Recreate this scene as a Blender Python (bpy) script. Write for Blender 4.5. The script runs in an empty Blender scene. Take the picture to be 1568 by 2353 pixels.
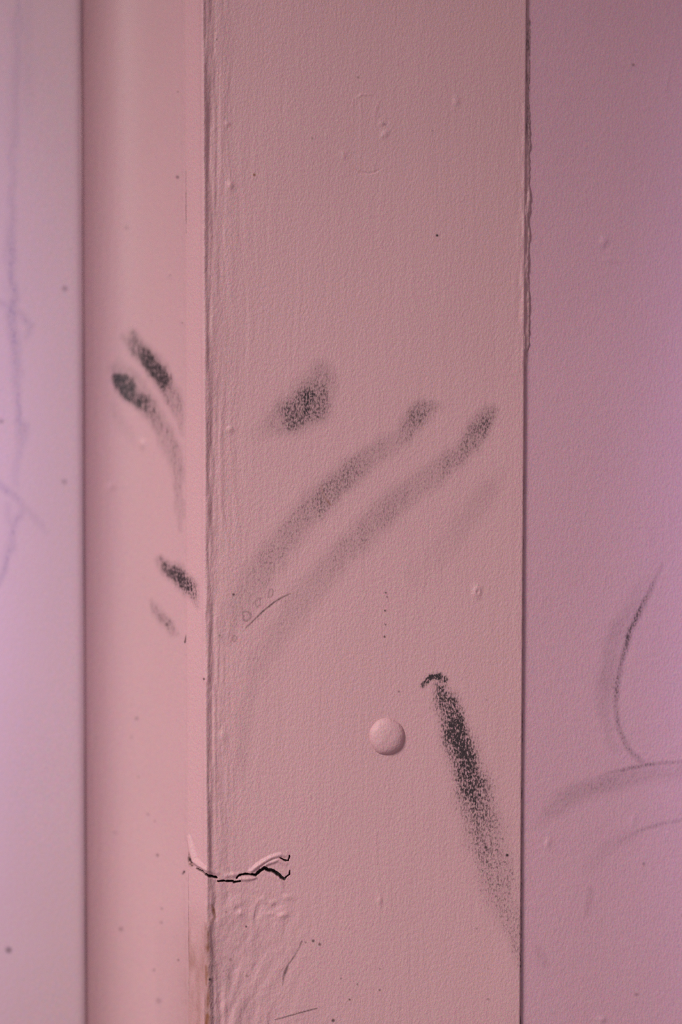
import bpy, math
import numpy as np
from mathutils import Vector

sc = bpy.context.scene
# ---------------------------------------------------------------- camera / world / lights / exposure
# real size: the casing is about 73 mm wide, so one photo pixel is 0.1 mm on its front face
MM = 0.001
PXMM = 0.1                      # mm per pixel on the casing face (y = 0)
CAMD = 500.0                    # camera distance in mm
CX, CY = 784.0, 1176.5          # image centre

cam_d = bpy.data.cameras.new('camera')
cam = bpy.data.objects.new('camera', cam_d)
sc.collection.objects.link(cam)
cam.location = (0, -CAMD * MM, 0)
cam.rotation_euler = (math.radians(90), 0, 0)
cam_d.sensor_fit = 'VERTICAL'
cam_d.sensor_height = 36.0
cam_d.sensor_width = 24.0
cam_d.lens = 36.0 * CAMD / (2353 * PXMM)
cam_d.clip_start = 0.01
cam_d.clip_end = 50
cam_d.dof.use_dof = True
cam_d.dof.focus_distance = CAMD * MM
cam_d.dof.aperture_fstop = 2.9
sc.camera = cam

w = bpy.data.worlds.new('room_air')
sc.world = w
w.use_nodes = True
bg = w.node_tree.nodes['Background']
bg.inputs[0].default_value = (1.0, 0.84, 0.93, 1)
bg.inputs[1].default_value = 0.34

def lamp(name, kind, loc, aim, col, power, **kw):
    d = bpy.data.lights.new(name, kind)
    d.color = col
    d.energy = power
    for k, v in kw.items():
        setattr(d, k, v)
    o = bpy.data.objects.new(name, d)
    sc.collection.objects.link(o)
    o.location = loc
    o.rotation_euler = (Vector(aim) - Vector(loc)).to_track_quat('-Z', 'Y').to_euler()
    return o

# soft warm lamp, up and well to the left, its pool of light centred low on the casing
lamp('warm_lamp', 'SPOT', (-0.68, -0.64, 0.52), (-0.01, 0, -0.125), (1.0, 0.945, 0.915), 53.0,
     spot_size=math.radians(34), spot_blend=1.0, shadow_soft_size=0.17)
# two added cool fills without a real source, tinting door and wall edges lavender
lamp('cool_edge_fill', 'SPOT', (-0.30, -1.00, 0.06), (-0.390, 0.02, 0.0), (0.48, 0.43, 1.0), 165.0,
     spot_size=math.radians(38), spot_blend=1.0, shadow_soft_size=0.03)
lamp('cool_edge_fill', 'SPOT', (0.26, -1.00, 0.05), (0.390, 0.0, -0.01), (0.54, 0.46, 1.0), 150.0,
     spot_size=math.radians(38), spot_blend=1.0, shadow_soft_size=0.03)

sc.view_settings.view_transform = 'Standard'
sc.view_settings.look = 'None'
sc.view_settings.exposure = 0.12
sc.view_settings.gamma = 1.0
sc.view_settings.use_curve_mapping = False
sc.cycles.use_denoising = False     # keep the fine paint relief; smoothing would wipe it out

# ---------------------------------------------------------------- numeric helpers
def table(seed):
    return np.random.RandomState(seed).rand(512, 512).astype(np.float32)
_T = {}
def vn(x, y, seed):
    """smooth value noise in -1..1"""
    if seed not in _T:
        _T[seed] = table(seed)
    T = _T[seed]
    xi = np.floor(x); yi = np.floor(y)
    fx = x - xi; fy = y - yi
    fx = fx * fx * fx * (fx * (fx * 6 - 15) + 10)
    fy = fy * fy * fy * (fy * (fy * 6 - 15) + 10)
    xi = xi.astype(np.int64) % 512; yi = yi.astype(np.int64) % 512
    x1 = (xi + 1) % 512; y1 = (yi + 1) % 512
    a = T[xi, yi]; b = T[x1, yi]; c = T[xi, y1]; d = T[x1, y1]
    return ((a * (1 - fx) + b * fx) * (1 - fy) + (c * (1 - fx) + d * fx) * fy) * 2 - 1

def softplus(x):
    return np.where(x > 20, x, np.log1p(np.exp(np.minimum(x, 20))))

def stroke(U, V, pts, soft=0.6, mode='max'):
    """field of a smear: pts = (x, y, radius, strength)"""
    out = np.zeros_like(U)
    pts = [p if len(p) == 4 else (p[0], p[1], p[2], 1.0) for p in pts]
    if len(pts) == 1:
        pts = pts * 2
    for (x0, y0, r0, s0), (x1, y1, r1, s1) in zip(pts[:-1], pts[1:]):
        R = max(r0, r1)
        sel = (U > min(x0, x1) - R) & (U < max(x0, x1) + R) & (V > min(y0, y1) - R) & (V < max(y0, y1) + R)
        if not sel.any():
            continue
        u = U[sel]; v = V[sel]
        dx, dy = x1 - x0, y1 - y0
        L = dx * dx + dy * dy
        t = np.clip(((u - x0) * dx + (v - y0) * dy) / L, 0, 1) if L > 0 else np.zeros_like(u)
        d = np.hypot(u - x0 - t * dx, v - y0 - t * dy)
        r = r0 + (r1 - r0) * t; s = s0 + (s1 - s0) * t
        f = np.clip((1 - d / r) / soft, 0, 1)
        f = s * f * f * (3 - 2 * f)
        out[sel] = np.maximum(out[sel], f)
    return out

def gauss(U, V, x, y, rx, ry, ang=0.0):
    c, s = math.cos(ang), math.sin(ang)
    a = ((U - x) * c + (V - y) * s) / rx
    b = (-(U - x) * s + (V - y) * c) / ry
    return np.exp(-np.minimum(a * a + b * b, 50))

def taper(u, v):
    """the old joinery is not parallel: lines lean in a little towards the bottom"""
    k = v / 2353 - 0.5
    return k * np.interp(u, [-200, 190, 425, 470, 1205, 2000], [8, 10, 8, 10, -15, -20])

def axis(parts):
    """parts: (start, end, step)"""
    a = []
    for s, e, st in parts:
        n = max(1, int(round((e - s) / st)))
        a.append(np.linspace(s, e, n, endpoint=False))
    a.append(np.array([parts[-1][1]]))
    return np.concatenate(a)

class Sheet:
    """a painted surface given as a horizontal profile (nominal pixel column -> depth) swept vertically,
    carrying real relief and a record of the marks on it"""
    def __init__(self, cols, rows, depth_fn, height_fn=None, seed=0):
        cols = np.asarray(cols, float); rows = np.asarray(rows, float)
        d = depth_fn(cols)
        zr = (CY - rows) * PXMM                         # world z in mm for a row on the casing plane
        self.nu, self.nv = len(cols), len(rows)
        D = np.repeat(d[:, None], self.nv, 1)
        Z = np.repeat(zr[None, :], self.nu, 0) * (CAMD + D) / CAMD
        self.V = np.repeat(rows[None, :], self.nu, 0)
        self.U = cols[:, None] + taper(np.repeat(cols[:, None], self.nv, 1), self.V)
        X = (self.U - CX) * PXMM * (CAMD + D) / CAMD
        P = np.stack([X, D, Z], -1)
        n = self._normals(P)
        if height_fn is not None:
            P = P + n * height_fn(self.U, self.V)[..., None]
            n = self._normals(P)
        self.P = P * MM
        self.N = n
        self.A = np.zeros((self.nu, self.nv, 4), np.float32)
        self.A[..., 3] = 0.25
        self.ids = np.zeros((self.nu - 1, self.nv - 1), np.int32)

    @staticmethod
    def _normals(P):
        a = np.gradient(P, axis=0); b = np.gradient(P, axis=1)
        n = np.cross(b, a)
        n /= np.maximum(np.linalg.norm(n, axis=-1, keepdims=True), 1e-12)
        flip = n[..., 1:2] > 0
        return np.where(flip, -n, n)

    def claim(self, field, idx, thr=0.1):
        f = (field[:-1, :-1] + field[1:, :-1] + field[:-1, 1:] + field[1:, 1:]) / 4
        self.ids[f > thr] = idx

    def build(self, name, mat, idx=0, parent=None):
        sel = np.argwhere(self.ids == idx)
        if len(sel) == 0:
            return None
        i, j = sel[:, 0], sel[:, 1]
        vid = lambda a, b: a * self.nv + b
        q = np.stack([vid(i, j), vid(i, j + 1), vid(i + 1, j + 1), vid(i + 1, j)], 1)
        used, inv = np.unique(q.ravel(), return_inverse=True)
        q = inv.reshape(-1, 4)
        co = self.P.reshape(-1, 3)[used]
        no = self.N.reshape(-1, 3)[used]
        at = self.A.reshape(-1, 4)[used]
        me = bpy.data.meshes.new(name)
        me.vertices.add(len(co)); me.vertices.foreach_set('co', co.ravel().astype(np.float32))
        me.loops.add(q.size); me.loops.foreach_set('vertex_index', q.ravel().astype(np.int32))
        me.polygons.add(len(q))
        me.polygons.foreach_set('loop_start', np.arange(0, q.size, 4, dtype=np.int32))
        me.update(calc_edges=True)
        me.polygons.foreach_set('use_smooth', np.ones(len(q), bool))
        ca = me.attributes.new('marks', 'FLOAT_COLOR', 'POINT')
        ca.data.foreach_set('color', at.ravel().astype(np.float32))
        me.normals_split_custom_set_from_vertices(no.astype(np.float32))
        me.materials.append(mat)
        o = bpy.data.objects.new(name, me)
        sc.collection.objects.link(o)
        if parent is not None:
            o.parent = parent
        return o

# ---------------------------------------------------------------- materials
def paint(name, col, peel=1.0, sheen=0.35, rough=0.5, mottling=1.0, dirt_col=(0.030, 0.019, 0.022)):
    m = bpy.data.materials.new(name)
    m.use_nodes = True
    nt = m.node_tree; N = nt.nodes; L = nt.links
    bs = N['Principled BSDF']
    tc = N.new('ShaderNodeTexCoord')
    def mapped(scale):
        mp = N.new('ShaderNodeMapping'); mp.inputs['Scale'].default_value = scale
        L.new(tc.outputs['Object'], mp.inputs['Vector'])
        return mp.outputs['Vector']
    def noise(vec, detail, rgh=0.5):
        n = N.new('ShaderNodeTexNoise'); n.inputs['Scale'].default_value = 1.0
        n.inputs['Detail'].default_value = detail; n.inputs['Roughness'].default_value = rgh
        L.new(vec, n.inputs['Vector'])
        return n
    def math_(op, a, b=None, clamp=False):
        n = N.new('ShaderNodeMath'); n.operation = op; n.use_clamp = clamp
        for k, x in enumerate((a, b)):
            if x is None: continue
            if hasattr(x, 'links'): L.new(x, n.inputs[k])
            else: n.inputs[k].default_value = x
        return n.outputs[0]
    def mix(fac, a, b, blend='MIX'):
        n = N.new('ShaderNodeMix'); n.data_type = 'RGBA'; n.blend_type = blend
        for k, x in ((0, fac), (6, a), (7, b)):
            if hasattr(x, 'links'): L.new(x, n.inputs[k])
            else: n.inputs[k].default_value = x if k == 0 else (*x, 1)
        return n.outputs[2]
    peel_n = noise(mapped((1900, 1900, 1150)), 2.0).outputs['Fac']       # brushed-out orange peel of the gloss paint
    grain = noise(mapped((5200, 5200, 4700)), 1.0).outputs['Fac']       # fine dust nibs
    tint = noise(mapped((5600, 5600, 5600)), 2.0)                       # pigment specks
    patch = noise(mapped((40, 40, 18)), 2.0).outputs['Fac']             # uneven coats
    att = N.new('ShaderNodeAttribute'); att.attribute_name = 'marks'
    sep = N.new('ShaderNodeSeparateColor'); L.new(att.outputs['Color'], sep.inputs[0])
    dirt, wear, hole = sep.outputs[0], sep.outputs[1], sep.outputs[2]
    base = mix(0.55 * mottling, col, tint.outputs['Color'], 'OVERLAY')
    k = math_('ADD', math_('MULTIPLY', patch, 0.10), 0.95)
    base = mix(1.0, base, k, 'MULTIPLY')
    # soot sits on the high spots of the brushed paint first
    soot = noise(mapped((2700, 2700, 1500)), 2.0).outputs['Fac']
    hgt = math_('ADD', math_('MULTIPLY', peel_n, 0.35), math_('MULTIPLY', soot, 0.65))
    dry = att.outputs['Alpha']                                          # 0 greasy film .. 1 dry rubber crumbs
    thr = math_('SUBTRACT', math_('SUBTRACT', 0.62, math_('MULTIPLY', dry, 0.035)), math_('MULTIPLY', dirt, 0.24))
    spk = math_('MULTIPLY', math_('SUBTRACT', hgt, thr), 6.5, True)
    gate = math_('MULTIPLY', dirt, 6.0, True)
    wgt = math_('ADD', math_('MULTIPLY', dirt, math_('ADD', math_('MULTIPLY', dirt, 0.50), 0.22)),
                math_('MULTIPLY', math_('MULTIPLY', dry, 0.42), gate))
    film = math_('ADD', math_('MULTIPLY', spk, wgt),
                 math_('MULTIPLY', dirt, math_('SUBTRACT', 0.50, math_('MULTIPLY', dry, 0.26))), True)
    c = mix(film, base, dirt_col)
    wn = noise(mapped((900, 900, 300)), 3.0).outputs['Fac']
    wfac = math_('MULTIPLY', wear, math_('ADD', math_('MULTIPLY', wn, 1.1), 0.35), True)
    c = mix(wfac, c, (0.19, 0.070, 0.035))
    c = mix(hole, c, (0.012, 0.007, 0.006))
    L.new(c, bs.inputs['Base Color'])
    bs.inputs['Specular IOR Level'].default_value = sheen
    bs.inputs['Roughness'].default_value = rough
    b1 = N.new('ShaderNodeBump'); b1.inputs['Strength'].default_value = 1.0
    b1.inputs['Distance'].default_value = 0.00015 * peel
    L.new(peel_n, b1.inputs['Height'])
    b2 = N.new('ShaderNodeBump'); b2.inputs['Strength'].default_value = 1.0
    b2.inputs['Distance'].default_value = 0.00004 * peel
    L.new(grain, b2.inputs['Height']); L.new(b1.outputs[0], b2.inputs['Normal'])
    L.new(b2.outputs[0], bs.inputs['Normal'])
    return m

M_CASING = paint('casing_paint', (0.488, 0.275, 0.291))
M_JAMB = paint('jamb_paint', (0.462, 0.266, 0.283), peel=0.35)
M_DOOR = paint('door_paint', (0.465, 0.300, 0.330), peel=0.3, dirt_col=(0.08, 0.05, 0.16))
M_WALL = paint('wall_paint', (0.495, 0.275, 0.328), peel=0.75)

ROWS_OUT = lambda inner: axis([(-700, -10, 30)] + inner + [(2363, 3060, 30)])

# ---------------------------------------------------------------- wall right of the trim
def wall_depth(u):
    return 0.9 + (u - 1205) * 0.011
def wall_h(U, V):
    h = 0.05 * vn(U / 120, V / 150, 11) + 0.016 * vn((U + V * .4) / 30, (V - U * .4) / 16, 12)
    h += 0.012 * vn(U / 8, V / 10, 13)
    for x, y, rx, ry, a in ((1388, 555, 8, 11, .22), (1402, 597, 16, 6, .12), (1260, 1936, 6, 11, .22), (1384, 2342, 8, 7, .25),
                            (1392, 572, 7, 7, -.12), (1533, 190, 4, 34, .08), (1455, 1885, 6, 12, .1)):
        h += a * gauss(U, V, x, y, rx, ry, 0.2)
    return h
wall = Sheet(axis([(1150, 1195, 5), (1195, 1235, 1.5), (1235, 1600, 2.6), (1600, 2700, 30)]),
             ROWS_OUT([(-10, 2363, 2.6)]), wall_depth, wall_h)
wall_marks = [
    ('scuff_mark', 'thin dark curved scuff line with a faint smear along it',
     [([(1522, 1298, 6, .35), (1500, 1345, 9, .5), (1470, 1405, 12, .74), (1448, 1450, 12, .76), (1430, 1515, 10, .62),
        (1417, 1580, 10, .62), (1415, 1625, 10, .55), (1423, 1675, 10, .48), (1445, 1722, 10, .48), (1480, 1756, 11, .42)], .9),
      ([(1490, 1330, 14, .12), (1445, 1400, 26, .30), (1408, 1480, 30, .34), (1392, 1560, 30, .36), (1390, 1640, 26, .26), (1412, 1720, 18, .15)], .8)]),
    ('scuff_mark', 'broad grey smear sweeping up from the joint to the right',
     [([(1235, 1890, 22, .12), (1270, 1860, 30, .30), (1320, 1825, 34, .38), (1380, 1805, 32, .36), (1440, 1788, 28, .34), (1520, 1775, 24, .24), (1640, 1770, 24, .2)], .8),
      ([(1350, 1798, 6, .2), (1400, 1776, 7, .4), (1440, 1768, 8, .62), (1490, 1757, 8, .58), (1568, 1750, 7, .42), (1660, 1742, 7, .3)], .9)]),
    ('scuff_mark', 'faint thin line below the broad smear',
     [([(1395, 1955, 8, .12), (1430, 1930, 9, .25), (1470, 1909, 7, .42), (1520, 1893, 7, .42), (1568, 1884, 7, .36), (1660, 1872, 7, .3)], .9),
      ([(1350, 2000, 14, .08), (1400, 1945, 22, .18), (1450, 1925, 20, .16)], .8)]),
    ('stain', 'small faint grey upright stain', [([(1358, 2045, 9, .35), (1352, 2080, 10, .28), (1350, 2100, 9, .22)], .8)]),
    ('stain', 'faint grey stain beside the joint', [([(1240, 2185, 16, .18), (1252, 2215, 14, .2)], .8)]),
]
GROW = 1.18
DRY = {'long diagonal finger streak ending in a dark blob at its top': 0.42,
       'long diagonal finger streak nearest the joint, fading to the lower left': 0.42,
       'black rubber scuff with a hooked top running down into the joint': 0.9,
       'dark oval thumb print tailing off to the lower left': 0.35,
       'upper of two black finger marks, broad and slanting down to the right': 0.2,
       'lower of two black finger marks, darkest at its rounded tip': 0.2,
       'dark streaky finger mark running onto the casing edge': 0.5,
       'small pale finger mark, lowest on the jamb': 0.5}
def apply(sheet, marks):
    for k, (nm, lab, parts) in enumerate(marks, 1):
        f = np.zeros_like(sheet.U)
        UU = sheet.U + 7 * vn(sheet.U / 30, sheet.V / 45, 81 + k) + 3 * vn(sheet.U / 9, sheet.V / 22, 91)
        VV = sheet.V + 5 * vn(sheet.U / 35, sheet.V / 35, 86 + k)
        for pts, soft in parts:
            f = np.maximum(f, stroke(UU if len(pts) > 1 and max(p[2] for p in pts) > 15 else sheet.U, VV if max(p[2] for p in pts) > 15 else sheet.V, [(x, y, r * GROW, q) for x, y, r, q in pts], soft))
        f = f * (1 + .10 * vn(sheet.U / 22, sheet.V / 40, 97) + .12 * vn(sheet.U / 8, sheet.V / 26, 98))
        sheet.A[..., 0] = np.maximum(sheet.A[..., 0], f)
        sheet.A[..., 3] = np.where(f > 0.02, DRY.get(lab, 0.25), sheet.A[..., 3])
        sheet.claim(f, k, 0.08)
def specks(sheet, lst, ch=2):
    for x, y, r, s in lst:
        sheet.A[..., ch] = np.maximum(sheet.A[..., ch], stroke(sheet.U, sheet.V, [(x, y, r, s)], 0.7))
def build_marks(sheet, marks, mat, parent):
    for k, (nm, lab, parts) in enumerate(marks, 1):
        o = sheet.build(nm, mat, k, parent)
        if o is not None:
            o['label'] = lab

# nominal joint line (pixels) at every row, for the dirt gathered in it
apply(wall, wall_marks)
J = 1205 + taper(np.full_like(wall.V, 1205.0), wall.V)
amt = np.interp(wall.V, [0, 700, 850, 1300, 1900, 2353], [.25, .25, .5, .55, .8, .7])
wall.A[..., 0] = np.maximum(wall.A[..., 0], amt * np.exp(-np.clip(wall.U - J + 1, 0, 400) / 4.5) * (0.75 + .25 * vn(wall.U / 5, wall.V / 22, 15)))
specks(wall, [(1456, 149, 5, .5), (1480, 1985, 6, .35), (1463, 2285, 6, .35)])
wall_right = wall.build('wall_right', M_WALL)
wall_right['kind'] = 'structure'
wall_right['label'] = 'mauve painted wall to the right of the door casing, with curved scuffs'
build_marks(wall, wall_marks, M_WALL, wall_right)

# ---------------------------------------------------------------- door casing (front face, rounded arris, left edge)
CRACKS = [
    [(452, 1996, 2.2), (465, 2002, 2.6), (482, 2012, 3.2), (498.5, 2016, 3.0)],
    [(502, 2025, 2.0), (513, 2023.5, 2.8), (519, 2025, 1.6)],
    [(522, 2025, 3.0), (535, 2025, 3.0)],
    [(539, 2027.5, 3.2), (552, 2025, 2.4)],
    [(543.5, 2017.6, 1.8), (551, 2010.6, 2.8), (562.6, 2009, 3.0), (581.7, 2009.6, 2.8), (587.5, 2011, 3.6), (598, 2001, 4.4),
     (607.6, 1995, 4.6), (616, 1999.5, 4.6), (627.7, 2001.4, 4.6), (639, 2009, 4.6), (653.5, 2020.5, 3.8)],
    [(653.5, 2020.5, 2.6), (657, 2016.7, 2.0), (665, 2010, 1.6), (666, 2001, 1.2)],
    [(645, 1971.7, 1.6), (656.4, 1977.5, 2.0), (663, 1977.5, 1.8), (666, 1966, 1.4)],
]
def crack_field(U, V, grow=1.0, add=0.0, soft=0.6):
    f = np.zeros_like(U)
    wob_u = U + 0.8 * vn(U / 5, V / 5, 31); wob_v = V + 0.8 * vn(U / 4, V / 4, 32)
    for c in CRACKS:
        f = np.maximum(f, stroke(wob_u, wob_v, [(x, y, r * grow + add, 1) for x, y, r in c], soft))
    return f
def casing_depth(u):
    return (6.0 / 44) * 1.3 * softplus((467.5 - u) / 1.3) + 0.55 * 0.9 * softplus((u - 1203.5) / 0.9) \
        + 0.8 * softplus((427 - u) / 0.7)
def casing_h(U, V):
    E = 470 + taper(np.full_like(V, 470.0), V)
    JN = 1204 + taper(np.full_like(V, 1205.0), V)
    e = U - E
    front = 1 / (1 + np.exp(-np.clip(e / 2, -30, 30)))
    h = 0.035 * vn(U / 140, V / 170, 21) * front
    warp = U + 10 * vn(U / 80, V / 130, 22)
    h += 0.017 * vn(warp / 9, V / 130, 23) * front
    h += 0.012 * vn(U / 6, V / 11, 24) * front
    # heavy brush ridges and a bead of paint beside the arris
    near = np.exp(-np.clip(e, 0, 400) / 38) * front
    warp2 = U + 16 * vn(U / 60, V / 260, 25)
    h += 0.27 * near * (vn(warp2 / 15, V / 260, 26) + 0.6 * vn(warp2 / 7, V / 90, 27))
    h += 0.09 * near * vn(U / 14, V / 20, 28)
    h += 0.60 * np.exp(-np.clip(e, 0, 500) / 26) * front
    h += 0.80 * np.clip(1 - (e + 2 + 5 * vn(U / 40, V / 120, 38)) / 21, 0, 1) ** 1.25 * front
    # faint ridge just inside the joint and lumpy filler along its upper part
    up = np.interp(V, [150, 260, 420, 640, 800, 870], [0, .5, 1, .8, 1, 0])
    j = U - JN
    h += 0.16 * up * np.exp(-((j + 5) / 5) ** 2) * (0.5 + vn(U / 9, V / 28, 29))
    h += 0.10 * up * np.exp(-((j + 16) / 5) ** 2) * (vn(U / 30, V / 60, 30))
    # blisters, drips, trapped dust
    for x, y, rx, ry, a, an in ((523, 285, 6, 5, .20, .5), (530, 426, 7, 9, .26, 0), (529, 987, 8, 7, .22, 0), (876, 284, 6, 6, .14, 0), (885, 308, 7, 12, .16, .7),
                            (1050, 232, 7, 11, .15, 0), (1097, 1359, 8, 13, .34, .15), (1098, 1360, 3.5, 6, -.30, .15), (545, 2078, 14, 20, .20, .3),
                            (546, 2090, 7, 9, -.25, .3), (548, 2098, 10, 8, .2, 0), (608, 2068, 10, 7, .18, .8), (625, 2075, 9, 7, .2, .5), (635, 2082, 8, 7, -.14, 0),
                            (648, 2104, 12, 6, .22, -.3), (622, 2100, 9, 5, .16, 0), (662, 2062, 12, 7, .16, 0), (873, 2068, 5, 9, .14, 0), (512, 1692, 8, 12, .14, 0),
                            (586, 2140, 9, 30, .16, .2), (790, 355, 6, 8, .12, 0), (775, 2020, 14, 10, .05, 0)):
        h += 1.35 * a * gauss(U, V, x, y, rx, ry, an)
    # outline of a filled slot under the paint
    h += -0.12 * stroke(U, V, [(815, 385, 3, .3), (828, 395, 4, 1), (845, 399, 4, 1), (862, 396, 4, 1), (880, 386, 3, .3)], .9)
    h += 0.10 * stroke(U, V, [(818, 226, 4, .5), (832, 217, 4, 1), (853, 217, 4, 1)], .9)
    h += 0.06 * stroke(U, V, [(812, 230, 4, 1), (810, 270, 4, .6), (812, 310, 4, .2)], .9)
    h += 0.06 * stroke(U, V, [(829, 230, 4, 1), (830, 280, 4, .6), (828, 390, 5, .6)], .9)
    h += 0.07 * stroke(U, V, [(872, 232, 5, 1), (864, 255, 5, .8), (860, 290, 4, .2)], .9)
    h += 0.05 * stroke(U, V, [(862, 360, 6, .2), (858, 390, 6, 1)], .9)
    # rough repainted patch in the lower left
    pm = np.clip((V - 2040) / 60, 0, 1) * np.clip((760 - U) / 160, 0, 1) * front
    a = (U * 0.85 + V * 0.35)
    h += 0.13 * pm * vn(a / 16 + vn(U / 40, V / 60, 33), (V - U * .3) / 120, 34)
    h += 0.05 * pm * vn(U / 9, V / 13, 35)
    h += -0.10 * np.clip((V - (2040 + np.abs(U - 560) * .2)) / 12, 0, 1) * np.clip((690 - U) / 60, 0, 1) * np.clip((2160 - V) / 90, 0, 1) * front
    # blistered lips of the crack and the crack itself
    lip = 0.55 * stroke(U, V, [(434, 1924, 7, .5), (440, 1950, 9, .9), (448, 1978, 10, 1), (462, 1989, 9, 1), (478, 1998, 8, .6), (500, 2006, 8, .3)], 1.0)
    lip = np.maximum(lip, 0.40 * stroke(U, V, [(575, 2003, 7, .5), (592, 1990, 9, 1), (607, 1980, 9, 1), (624, 1970, 8, .8), (645, 1964, 8, .6), (655, 1966, 6, .3)], 1.0))
    lip = np.maximum(lip, 0.28 * stroke(U, V, [(600, 1994, 6, .6), (616, 1984, 7, 1), (640, 1976, 7, .8), (655, 1985, 8, .4)], 1.0))
    lip = np.maximum(lip, 0.30 * stroke(U, V, [(520, 2012, 8, .5), (537, 2010, 9, .8), (548, 2008, 6, .4)], 1.0))
    lip = np.maximum(lip, 0.36 * stroke(U, V, [(552, 2020, 8, .7), (570, 2019, 9, 1), (586, 2017, 6, .6)], 1.0))
    lip = np.maximum(lip, 0.18 * stroke(U, V, [(620, 2012, 8, .3), (645, 2022, 12, .8), (648, 2045, 10, .4)], 1.0))
    h += 1.3 * lip
    h -= 1.4 * crack_field(U, V)
    h -= 0.5 * stroke(U, V, [(436, 1966, 5, .8), (440, 1984, 8, 1)], .8) * (0.6 + .6 * vn(U / 3, V / 4, 36))
    # worn arris low down
    h -= 0.22 * np.clip((V - 2080) / 90, 0, 1) * np.exp(-((e - 2) / 5) ** 2) * (0.8 + .5 * vn(U / 5, V / 14, 37))
    return h
casing = Sheet(axis([(425.2, 428, .4), (428, 462, 1.6), (462, 480, .9), (480, 672, 1.35), (672, 1192, 2.0), (1192, 1209, .6)]),
               ROWS_OUT([(-10, 1915, 2.0), (1915, 2060, 1.15), (2060, 2363, 1.8)]), casing_depth, casing_h)
casing_marks = [
    ('finger_smear', 'dark oval thumb print tailing off to the lower left',
     [([(590, 1000, 26, .12), (640, 972, 46, .45), (680, 950, 62, .74), (708, 928, 66, .80), (728, 900, 56, .68), (740, 868, 40, .5), (738, 852, 32, .38)], .75)]),
    ('finger_smear', 'long diagonal finger streak ending in a dark blob at its top',
     [([(1000, 936, 18, .45), (972, 945, 34, .62), (958, 960, 34, .66), (925, 1005, 30, .40), (860, 1045, 34, .44), (805, 1085, 40, .58), (755, 1130, 42, .60),
        (700, 1185, 42, .52), (640, 1255, 46, .46), (590, 1330, 46, .38), (545, 1400, 40, .28), (520, 1460, 30, .16)], .75)]),
    ('finger_smear', 'long diagonal finger streak nearest the joint, fading to the lower left',
     [([(1122, 945, 26, .50), (1108, 970, 32, .68), (1080, 1020, 34, .60), (1040, 1062, 36, .52), (980, 1100, 36, .40), (920, 1145, 42, .44), (865, 1195, 46, .47),
        (815, 1245, 44, .42), (750, 1310, 44, .36), (690, 1385, 44, .34), (640, 1450, 42, .26), (600, 1520, 36, .22), (570, 1620, 24, .16), (556, 1740, 20, .2), (552, 1800, 14, .1)], .75)]),
    ('finger_smear', 'faint short finger streak below the long ones',
     [([(1150, 1090, 24, .10), (1120, 1130, 34, .26), (1085, 1180, 38, .24), (1030, 1250, 36, .14), (960, 1330, 34, .09)], .8)]),
    ('scuff_mark', 'black rubber scuff with a hooked top running down into the joint',
     [([(972, 1575, 10, .75), (990, 1556, 11, .95), (1008, 1553, 12, .95), (1022, 1562, 12, .9)], .8),
      ([(1008, 1580, 26, .66), (1026, 1615, 42, .72), (1042, 1660, 46, .84), (1058, 1710, 48, .86), (1072, 1760, 52, .82), (1086, 1810, 56, .76),
        (1103, 1870, 58, .62), (1118, 1930, 62, .52), (1138, 2000, 60, .44), (1156, 2070, 50, .38), (1178, 2130, 34, .38), (1192, 2180, 22, .40), (1197, 2215, 14, .35)], .8),
      ([(1036, 1640, 14, .6), (1050, 1700, 16, .95), (1080, 1770, 14, .85), (1100, 1830, 14, .8), (1114, 1870, 12, .65)], .9)]),
]
apply(casing, casing_marks)
# the finger mark that wraps round the arris from the jamb
wrapm = stroke(casing.U, casing.V, [(415, 1330, 34, .8), (434, 1348, 32, .85), (446, 1370, 20, .6), (454, 1395, 10, .3)], .8)
casing.A[..., 3] = np.where(wrapm > .02, .45, casing.A[..., 3])
casing.A[..., 0] = np.maximum(casing.A[..., 0], wrapm)
# grime in and beside the joint
J = 1204 + taper(np.full_like(casing.V, 1205.0), casing.V)
amt = np.interp(casing.V, [0, 300, 420, 800, 900, 1300, 1900, 2353], [.75, .8, .3, .3, .6, .7, .95, .8])
casing.A[..., 0] = np.maximum(casing.A[..., 0], amt * np.clip(1 - (J - casing.U) / 4.0, 0, 1) * (0.8 + .3 * vn(casing.U / 4, casing.V / 25, 41)))
# smoky dirt spread round the bottom left and along the bead
low = np.clip((casing.V - 2060) / 120, 0, 1) * np.clip((640 - casing.U) / 150, 0, 1) * (casing.U > 470)
casing.A[..., 0] = np.maximum(casing.A[..., 0], 0.42 * low * np.clip(.6 + vn(casing.U / 40, casing.V / 80, 42), 0, 1))
E = 470 + taper(np.full_like(casing.V, 470.0), casing.V)
ed = casing.U - E
casing.A[..., 0] = np.maximum(casing.A[..., 0], 0.55 * np.exp(-((ed - 13) / 8) ** 2) * np.clip((casing.V - 2100) / 120, 0, 1))
# rubbed-through paint on the arris and the edge strip
wv = np.clip((casing.V - 2090) / 70, 0, 1)
wear = wv * np.exp(-((ed - 2.5) / 6.5) ** 2) * (0.75 + .5 * vn(casing.U / 6, casing.V / 16, 43))
wear = np.maximum(wear, 0.55 * np.clip((casing.V - 2090 - 40 * vn(casing.U / 14, casing.V * 0, 44)) / 150, 0, 1) * (ed < 1) * (0.7 + .4 * vn(casing.U / 12, casing.V / 50, 45)))
wear = np.maximum(wear, 0.9 * stroke(casing.U, casing.V, [(488, 2078, 3, .6), (491, 2092, 6, 1), (494, 2108, 5, .7), (485, 2120, 6, .5)], .8))
casing.A[..., 1] = np.clip(np.maximum(wear, stroke(casing.U, casing.V, [(738, 1115, 4, .35), (744, 1140, 4, .3), (760, 1160, 4, .6)], .9)), 0, 1)
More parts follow.
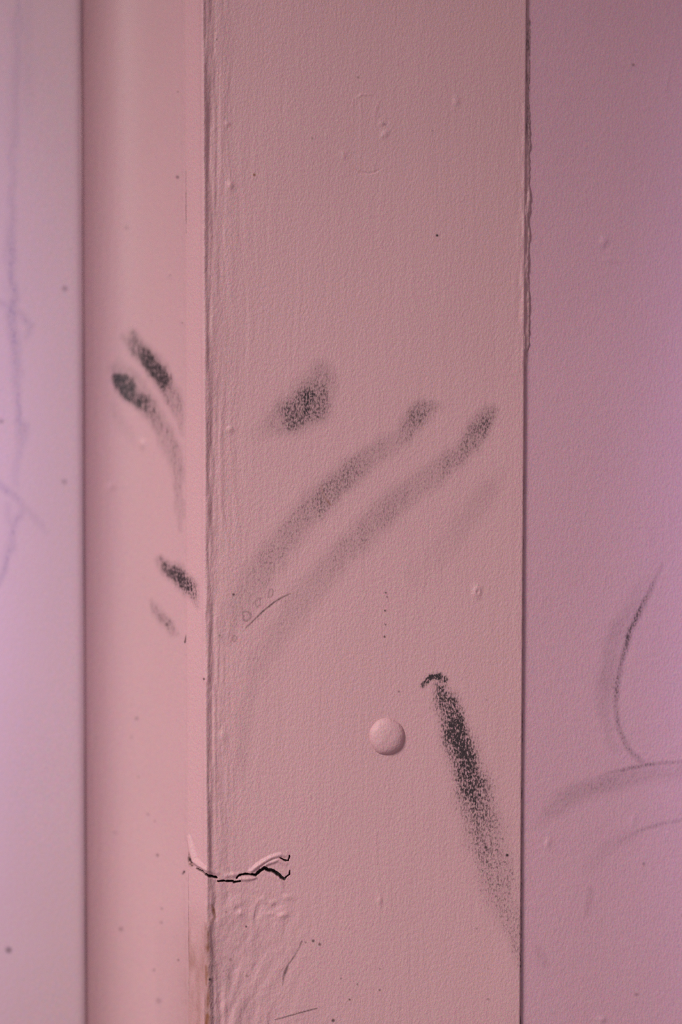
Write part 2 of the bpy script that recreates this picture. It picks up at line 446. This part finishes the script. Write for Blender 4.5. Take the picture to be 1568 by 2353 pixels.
# scratches, dashes and specks
k0 = len(casing_marks) + 1
scr = [
    ('scratch', 'fine curved scratch crossing the foot of the finger streak',
     [(566, 1442, 2.2, .7), (585, 1424, 2.6, .85), (605, 1404, 3.0, .95), (630, 1384, 3.0, .9), (650, 1372, 2.6, .85), (668, 1364, 2.0, .5)]),
    ('scratch', 'black broken scratch slanting down, thickest at its foot',
     [(694, 2163, 3, .7), (688, 2178, 2.6, .6), (676, 2198, 2.6, .7), (663, 2216, 3, .65), (657, 2230, 5.5, .9), (652, 2246, 4, .7), (650, 2264, 2, .4)]),
    ('scratch', 'thin straight scratch near the bottom edge of the view',
     [(632, 2343.5, 1.8, .8), (655, 2337, 2.4, .95), (680, 2330, 1.8, .85), (690, 2327, 2.6, .95), (729, 2317, 2.2, .9)]),
]
for k, (nm, lab, pts) in enumerate(scr, k0):
    f = stroke(casing.U, casing.V, pts, .8)
    casing.A[..., 2] = np.maximum(casing.A[..., 2], f * (0.8 + .2 * vn(casing.U / 4, casing.V / 4, 46)))
    casing.claim(stroke(casing.U, casing.V, [(x, y, r + 2.5, 1) for x, y, r, s in pts], .9), k, 0.15)
for x, y, rx, ry, an in ((622, 1363, 5, 9, .5), (593, 1385, 5, 10, .4), (567, 1415, 9, 10, 0), (538, 1466, 6, 6, 0)):
    c, s = math.cos(an), math.sin(an)
    JU = casing.U + 3 * vn(casing.U / 6, casing.V / 6, 48); JV = casing.V + 3 * vn(casing.U / 7, casing.V / 7, 49)
    q = np.hypot(((JU - x) * c + (JV - y) * s) / rx, (-(JU - x) * s + (JV - y) * c) / ry)
    casing.A[..., 2] = np.maximum(casing.A[..., 2], 0.38 * np.exp(-((q - 1) / .22) ** 2))
    casing.A[..., 0] = np.maximum(casing.A[..., 0], 0.22 * (q < 1))
specks(casing, [(887, 1362, 3.4, .8), (890, 1372, 3, .7), (885, 1403, 3.6, .9), (886, 1435, 3.2, .8), (884, 1463, 3.6, .9), (537, 1366, 4.5, .8), (1005, 541, 4.5, 1),
                (1166, 1965, 5, 1), (470, 1560, 4, .8), (566, 2129, 3.5, .9), (483, 2249, 4.5, .9), (720, 2162, 5, .8), (735, 2170, 5, .7), (703, 2166, 3.5, .5),
                (766, 2345, 6, .8), (873, 2275, 3.5, .7), (804, 2297, 3.5, .8), (784, 2248, 3, .6), (873, 2226, 3, .5), (822, 2262, 3.5, .5), (917, 1589, 3.5, .6), (1123, 2226, 3.5, .3),
                (1096, 2134, 3.5, .4), (1117, 1947, 5, .9), (1118, 1608, 3, .4), (994, 300, 3, .4), (718, 318, 3.5, .5), (498, 91, 3.5, .5), (505, 1460, 4, .5), (520, 2095, 4, .4), (1122, 2296, 4, .4),
                (568, 2243, 5, .4), (530, 2205, 6, .35), (885, 286, 4, .4), (823, 178, 3.5, .5)])
specks(casing, [(585, 402, 4.8, 1)], 1)
cr = crack_field(casing.U, casing.V, 1.0, 0.25, .5)
cr = np.maximum(cr, stroke(casing.U, casing.V, [(422, 2004, 3, 1), (427, 2008, 3.2, 1)], .7))
casing.A[..., 2] = np.maximum(casing.A[..., 2], cr)
casing.A[..., 2] = np.maximum(casing.A[..., 2], stroke(casing.U, casing.V, [(426.5, 2018, 1.5, .5), (427, 2035, 1.5, .5), (426, 2048, 2.2, .9)], .8))
hole = stroke(casing.U, casing.V, [(434, 1962, 6, .5), (438, 1976, 9, .95), (440, 1986, 8, .85)], .7)
casing.A[..., 2] = np.maximum(casing.A[..., 2], hole * np.clip(.55 + .9 * vn(casing.U / 2.6, casing.V / 3.4, 47), 0, 1))
casing.A[..., 1] = np.maximum(casing.A[..., 1], hole * .6)
k1 = k0 + len(scr)
casing.claim(np.maximum(crack_field(casing.U, casing.V, 1, 4, 1), hole), k1, 0.12)
k2 = k1 + 1
sel = (casing.ids == 0) & (casing.A[:-1, :-1, 1] > 0.25) & (casing.V[:-1, :-1] > 2060)
casing.ids[sel] = k2
k3 = k2 + 1
f = wrapm.copy()
casing.claim(f, k3, .1)
trim_1 = casing.build('trim_1', M_CASING)
trim_1['kind'] = 'structure'
trim_1['label'] = 'pink painted door casing board, smeared with finger marks and cracked low on its left edge'
build_marks(casing, casing_marks, M_CASING, trim_1)
for k, (nm, lab, pts) in enumerate(scr, k0):
    o = casing.build(nm, M_CASING, k, trim_1)
    o['label'] = lab
o = casing.build('paint_crack', M_CASING, k1, trim_1); o['label'] = 'black jagged crack with lifted paint lips running in from the edge'
o = casing.build('worn_edge', M_CASING, k2, trim_1); o['label'] = 'brown wood showing where paint is rubbed off the edge'
o = casing.build('finger_smear', M_CASING, k3, trim_1); o['label'] = 'end of a dark finger mark on the casing edge strip'

# paint-clogged filler in the upper part of the joint
def caulk_depth(u):
    return np.interp(u, [1198, 1203, 1206, 1210, 1214, 1218], [0.6, 0.25, .5, 0.6, .8, 1.8])
def caulk_h(U, V):
    k = np.interp(V, [0, 200, 300, 330, 820, 900], [.4, .5, .8, 1, 1, .3])
    return k * (0.20 * vn(U / 7, V / 30, 51) + 0.09 * vn(U / 5, V / 9, 52)) - np.interp(V, [0, 300, 350, 800, 880, 900], [.25, .2, .0, .0, .9, 1.6])
caulk = Sheet(axis([(1198, 1218, 1.0)]), axis([(-700, -10, 30), (-10, 900, 1.8)]), caulk_depth, caulk_h)
cd = np.clip(.5 + .8 * vn(caulk.U / 5, caulk.V / 26, 53), 0, 1) * np.interp(caulk.V, [0, 320, 360, 760, 820], [.62, .62, .1, .1, .6])
j = caulk.U - (1204 + taper(np.full_like(caulk.V, 1205.0), caulk.V))
cd = np.maximum(cd, .7 * np.exp(-((j - 9) / 2.2) ** 2) * np.interp(caulk.V, [0, 320, 400, 900], [.9, .9, .7, .9]))
caulk.A[..., 0] = cd
o = caulk.build('joint_filler', M_CASING, 0, trim_1)
o['label'] = 'lumpy painted filler clogging the upper part of the joint'

# ---------------------------------------------------------------- jamb running back from the casing edge
def jamb_depth(u):
    # a shallow cove: turned to the left beside the casing, facing the room beside the door
    t = np.clip((425 - u) / 235, -0.05, 1)
    d = 6.3 + 19 * (2.0 * t - 1.4 * t * t)
    return d + np.clip(188 - u, 0, 168) * 0.12
def jamb_h(U, V):
    h = 0.04 * vn(U / 120, V / 300, 61) + 0.012 * vn(U / 9, V / 120, 62)
    e = 425 + taper(np.full_like(V, 425.0), V) - U
    h += 0.10 * np.exp(-np.clip(e, 0, 300) / 10) * (vn(U / 6, V / 90, 63) * .8 + .5 * vn(U / 6, V / 14, 64))
    h += 0.20 * np.exp(-np.clip(e, 0, 300) / 2.5) * np.clip(.5 + vn(U / 30, V / 150, 65), 0, 1)
    for x, y, rx, ry, a in ((327, 1021, 7, 10, .3), (390, 632, 4, 6, .12), (418, 735, 5, 12, .2), (256, 1118, 8, 8, .15)):
        h += a * gauss(U, V, x, y, rx, ry)
    return h
jamb = Sheet(axis([(-900, 20, 40), (20, 180, 6), (180, 400, 2.2), (400, 432, 1.2)]), ROWS_OUT([(-10, 2363, 2.2)]), jamb_depth, jamb_h)
jamb_marks = [
    ('finger_smear', 'upper of two black finger marks, broad and slanting down to the right',
     [([(302, 775, 24, .50), (318, 800, 28, .62), (340, 828, 30, .86), (358, 850, 30, .98), (376, 872, 26, .85), (392, 905, 24, .50), (404, 935, 20, .42), (414, 965, 14, .3), (420, 1000, 8, .2)], .75)]),
    ('finger_smear', 'lower of two black finger marks, darkest at its rounded tip',
     [([(272, 845, 26, .34), (284, 856, 26, .38), (320, 890, 26, .38), (350, 925, 20, .3)], .8),
      ([(276, 868, 20, 1.0), (292, 886, 24, 1.0), (312, 908, 28, .88), (338, 932, 30, .66), (360, 960, 28, .52), (382, 1000, 26, .42), (396, 1045, 24, .40),
        (405, 1090, 20, .34), (412, 1150, 16, .28), (418, 1220, 10, .2)], .75)]),
    ('finger_smear', 'very faint brown finger smear under the two black ones',
     [([(258, 930, 16, .14), (275, 965, 20, .16), (298, 1000, 18, .13), (310, 1025, 12, .08)], .9)]),
    ('finger_smear', 'dark streaky finger mark running onto the casing edge',
     [([(368, 1284, 16, .45), (382, 1300, 24, .72), (402, 1318, 28, .78), (418, 1338, 26, .74), (432, 1352, 24, .7)], .8)]),
    ('finger_smear', 'small pale finger mark, lowest on the jamb',
     [([(348, 1384, 12, .25), (364, 1402, 20, .36), (380, 1426, 20, .52), (396, 1444, 18, .42), (412, 1458, 12, .2)], .85)]),
]
apply(jamb, jamb_marks)
jamb.A[..., 0] = np.clip(1.22 * jamb.A[..., 0] * np.clip(.95 + .25 * vn(jamb.U / 3, jamb.V / 20, 66), 0, 1.2), 0, 1)
jamb.A[..., 0] = np.maximum(jamb.A[..., 0], 0.10 * np.clip((jamb.V - 2080) / 80, 0, 1) * np.clip((jamb.U - 352) / 14, 0, 1))
jamb.A[..., 1] = 0.16 * np.clip((jamb.V - 2060) / 200, 0, 1) * np.clip((jamb.U - 380) / 50, 0, 1)
specks(jamb, [(x_, y_, r_ * .85, q_ * .75) for x_, y_, r_, q_ in [(408, 407, 7, .7), (291, 523, 9, .3), (409, 211, 4, .5), (278, 2135, 9, .5), (362, 1965, 6, .75), (314, 1651, 8, .45), (340, 1871, 5, .5), (355, 1887, 4, .4), (318, 1786, 5, .35),
              (354, 2229, 5, .6), (365, 2300, 12, .3), (372, 2088, 5, .5), (371, 2120, 6, .4), (410, 2206, 5, .6), (302, 1694, 6, .3), (420, 742, 3, .6), (265, 1914, 8, .25), (392, 632, 4, .4)]])
jamb.A[..., 2] = np.maximum(jamb.A[..., 2], stroke(jamb.U, jamb.V, [(428, 1460, 2, .7), (425, 1476, 3, 1)], .8))
jamb.A[..., 2] = np.maximum(jamb.A[..., 2], stroke(jamb.U, jamb.V, [(424, 2003, 4, 1), (420, 2008, 3, .6)], .8))
trim_2 = jamb.build('trim_2', M_JAMB)
trim_2['kind'] = 'structure'
trim_2['label'] = 'smooth pink door jamb left of the casing with black finger marks'
build_marks(jamb, jamb_marks, M_JAMB, trim_2)

# ---------------------------------------------------------------- door leaf standing a little open of the jamb
def door_depth(u):
    return 17.2 + 0.10 * 5 * softplus((u - 187) / 5)
def door_h(U, V):
    return 0.05 * vn(U / 90, V / 300, 71)
leaf = Sheet(axis([(-1000, -20, 40), (-20, 175, 4), (175, 197, 1.2)]), ROWS_OUT([(-10, 2363, 4)]), door_depth, door_h)
door_marks = [
    ('scribble', 'faint violet wavering line running down the left of the door',
     [([(45, -60, 20, .3), (40, 100, 20, .30), (32, 250, 18, .28), (26, 400, 16, .28), (24, 560, 16, .38), (27, 690, 18, .48), (34, 790, 18, .5), (38, 880, 18, .42),
        (42, 960, 18, .42), (50, 980, 18, .36), (42, 1040, 16, .28), (34, 1110, 16, .2)], 1.0)]),
    ('scribble', 'small faint violet hooked scribble high on the door',
     [([(-30, 690, 14, .3), (8, 697, 14, .38), (30, 708, 14, .4), (55, 730, 14, .34), (72, 750, 14, .34), (58, 780, 12, .2)], 1.0)]),
    ('scribble', 'faint violet slanting stroke crossing the door edge of the view',
     [([(-40, 1085, 14, .3), (4, 1118, 15, .45), (34, 1140, 14, .42), (55, 1165, 14, .26), (85, 1195, 14, .26), (105, 1222, 14, .14)], 1.0)]),
    ('scribble', 'faint violet loop stroke, lowest of the scribbles',
     [([(58, 1172, 16, .32), (40, 1195, 16, .36), (28, 1240, 14, .36), (14, 1285, 14, .42), (2, 1325, 14, .44), (-25, 1370, 14, .3)], 1.0),
      ([(18, 1160, 13, .26), (20, 1200, 13, .26)], 1.0)]),
]
apply(leaf, door_marks)
leaf.A[..., 0] = np.maximum(leaf.A[..., 0], .16 * np.exp(-((leaf.U - 62) / 16) ** 2) * np.clip((300 - leaf.V) / 120, 0, 1))
specks(leaf, [(149, 663, 10, .38), (148, 1107, 10, .3), (20, 2183, 11, .55), (3, 968, 9, .35)])
door_1 = leaf.build('door_1', M_DOOR)
door_1['kind'] = 'structure'
door_1['label'] = 'blurred lilac door leaf at the far left with faint violet scribbles'
build_marks(leaf, door_marks, M_DOOR, door_1)
# slanting meeting edge and back of the leaf
edge = Sheet(axis([(-1000, 60, 80), (60, 193, 8)]), ROWS_OUT([(-10, 2363, 60)]),
             lambda u: np.where(u > 60, 17.75 + (193 - u) * 0.0946, 17.75 + 133 * 0.0946))
edge.N *= -1
edge.build('door_back', M_DOOR, 0, door_1)

# ---------------------------------------------------------------- round screw cover on the casing
def screw_cover():
    R, H = 4.05, 1.45
    prof = [(0.0, 1.0), (.12, 1.0), (.25, .985), (.4, .95), (.55, .88), (.68, .78), (.78, .67), (.86, .53), (.92, .38), (.965, .22), (1.0, .06), (1.02, -.1), (1.03, -.3)]
    n = 96
    co, fc = [], []
    x0 = (889.5 - CX) * PXMM; z0 = (CY - 1692) * PXMM
    rs = np.random.RandomState(5)
    ph = rs.rand(6) * 6.28
    for a, (r, h) in enumerate(prof):
        for k in range(n):
            t = 2 * math.pi * k / n
            wob = 1 + 0.012 * math.sin(3 * t + ph[0]) + 0.010 * math.sin(5 * t + ph[1]) + 0.006 * math.sin(9 * t + ph[2])
            # the cap is seated a little tilted, proud at its foot
            x = R * r * wob * math.cos(t); z = R * 1.03 * r * wob * math.sin(t)
            hh = H * h + (0.05 * math.sin(2.1 * x + ph[3]) * math.cos(1.7 * z + ph[4]) * (1 - r * r) if r < 1 else 0) - 0.05 * z * max(0, min(1, h + .2))
            co.append(((x0 + x) * MM, -hh * MM, (z0 + z) * MM))
    for a in range(len(prof) - 1):
        for k in range(n):
            k2_ = (k + 1) % n
            fc.append((a * n + k, a * n + k2_, (a + 1) * n + k2_, (a + 1) * n + k))
    me = bpy.data.meshes.new('screw_cover')
    me.from_pydata(co, [], fc)
    me.update()
    me.polygons.foreach_set('use_smooth', np.ones(len(fc), bool))
    me.materials.append(M_CASING)
    o = bpy.data.objects.new('screw_cover', me)
    sc.collection.objects.link(o)
    return o
cap = screw_cover()
cap['label'] = 'round domed screw cover painted over pink, on the casing beside the black scuff'
cap['category'] = 'screw cover'
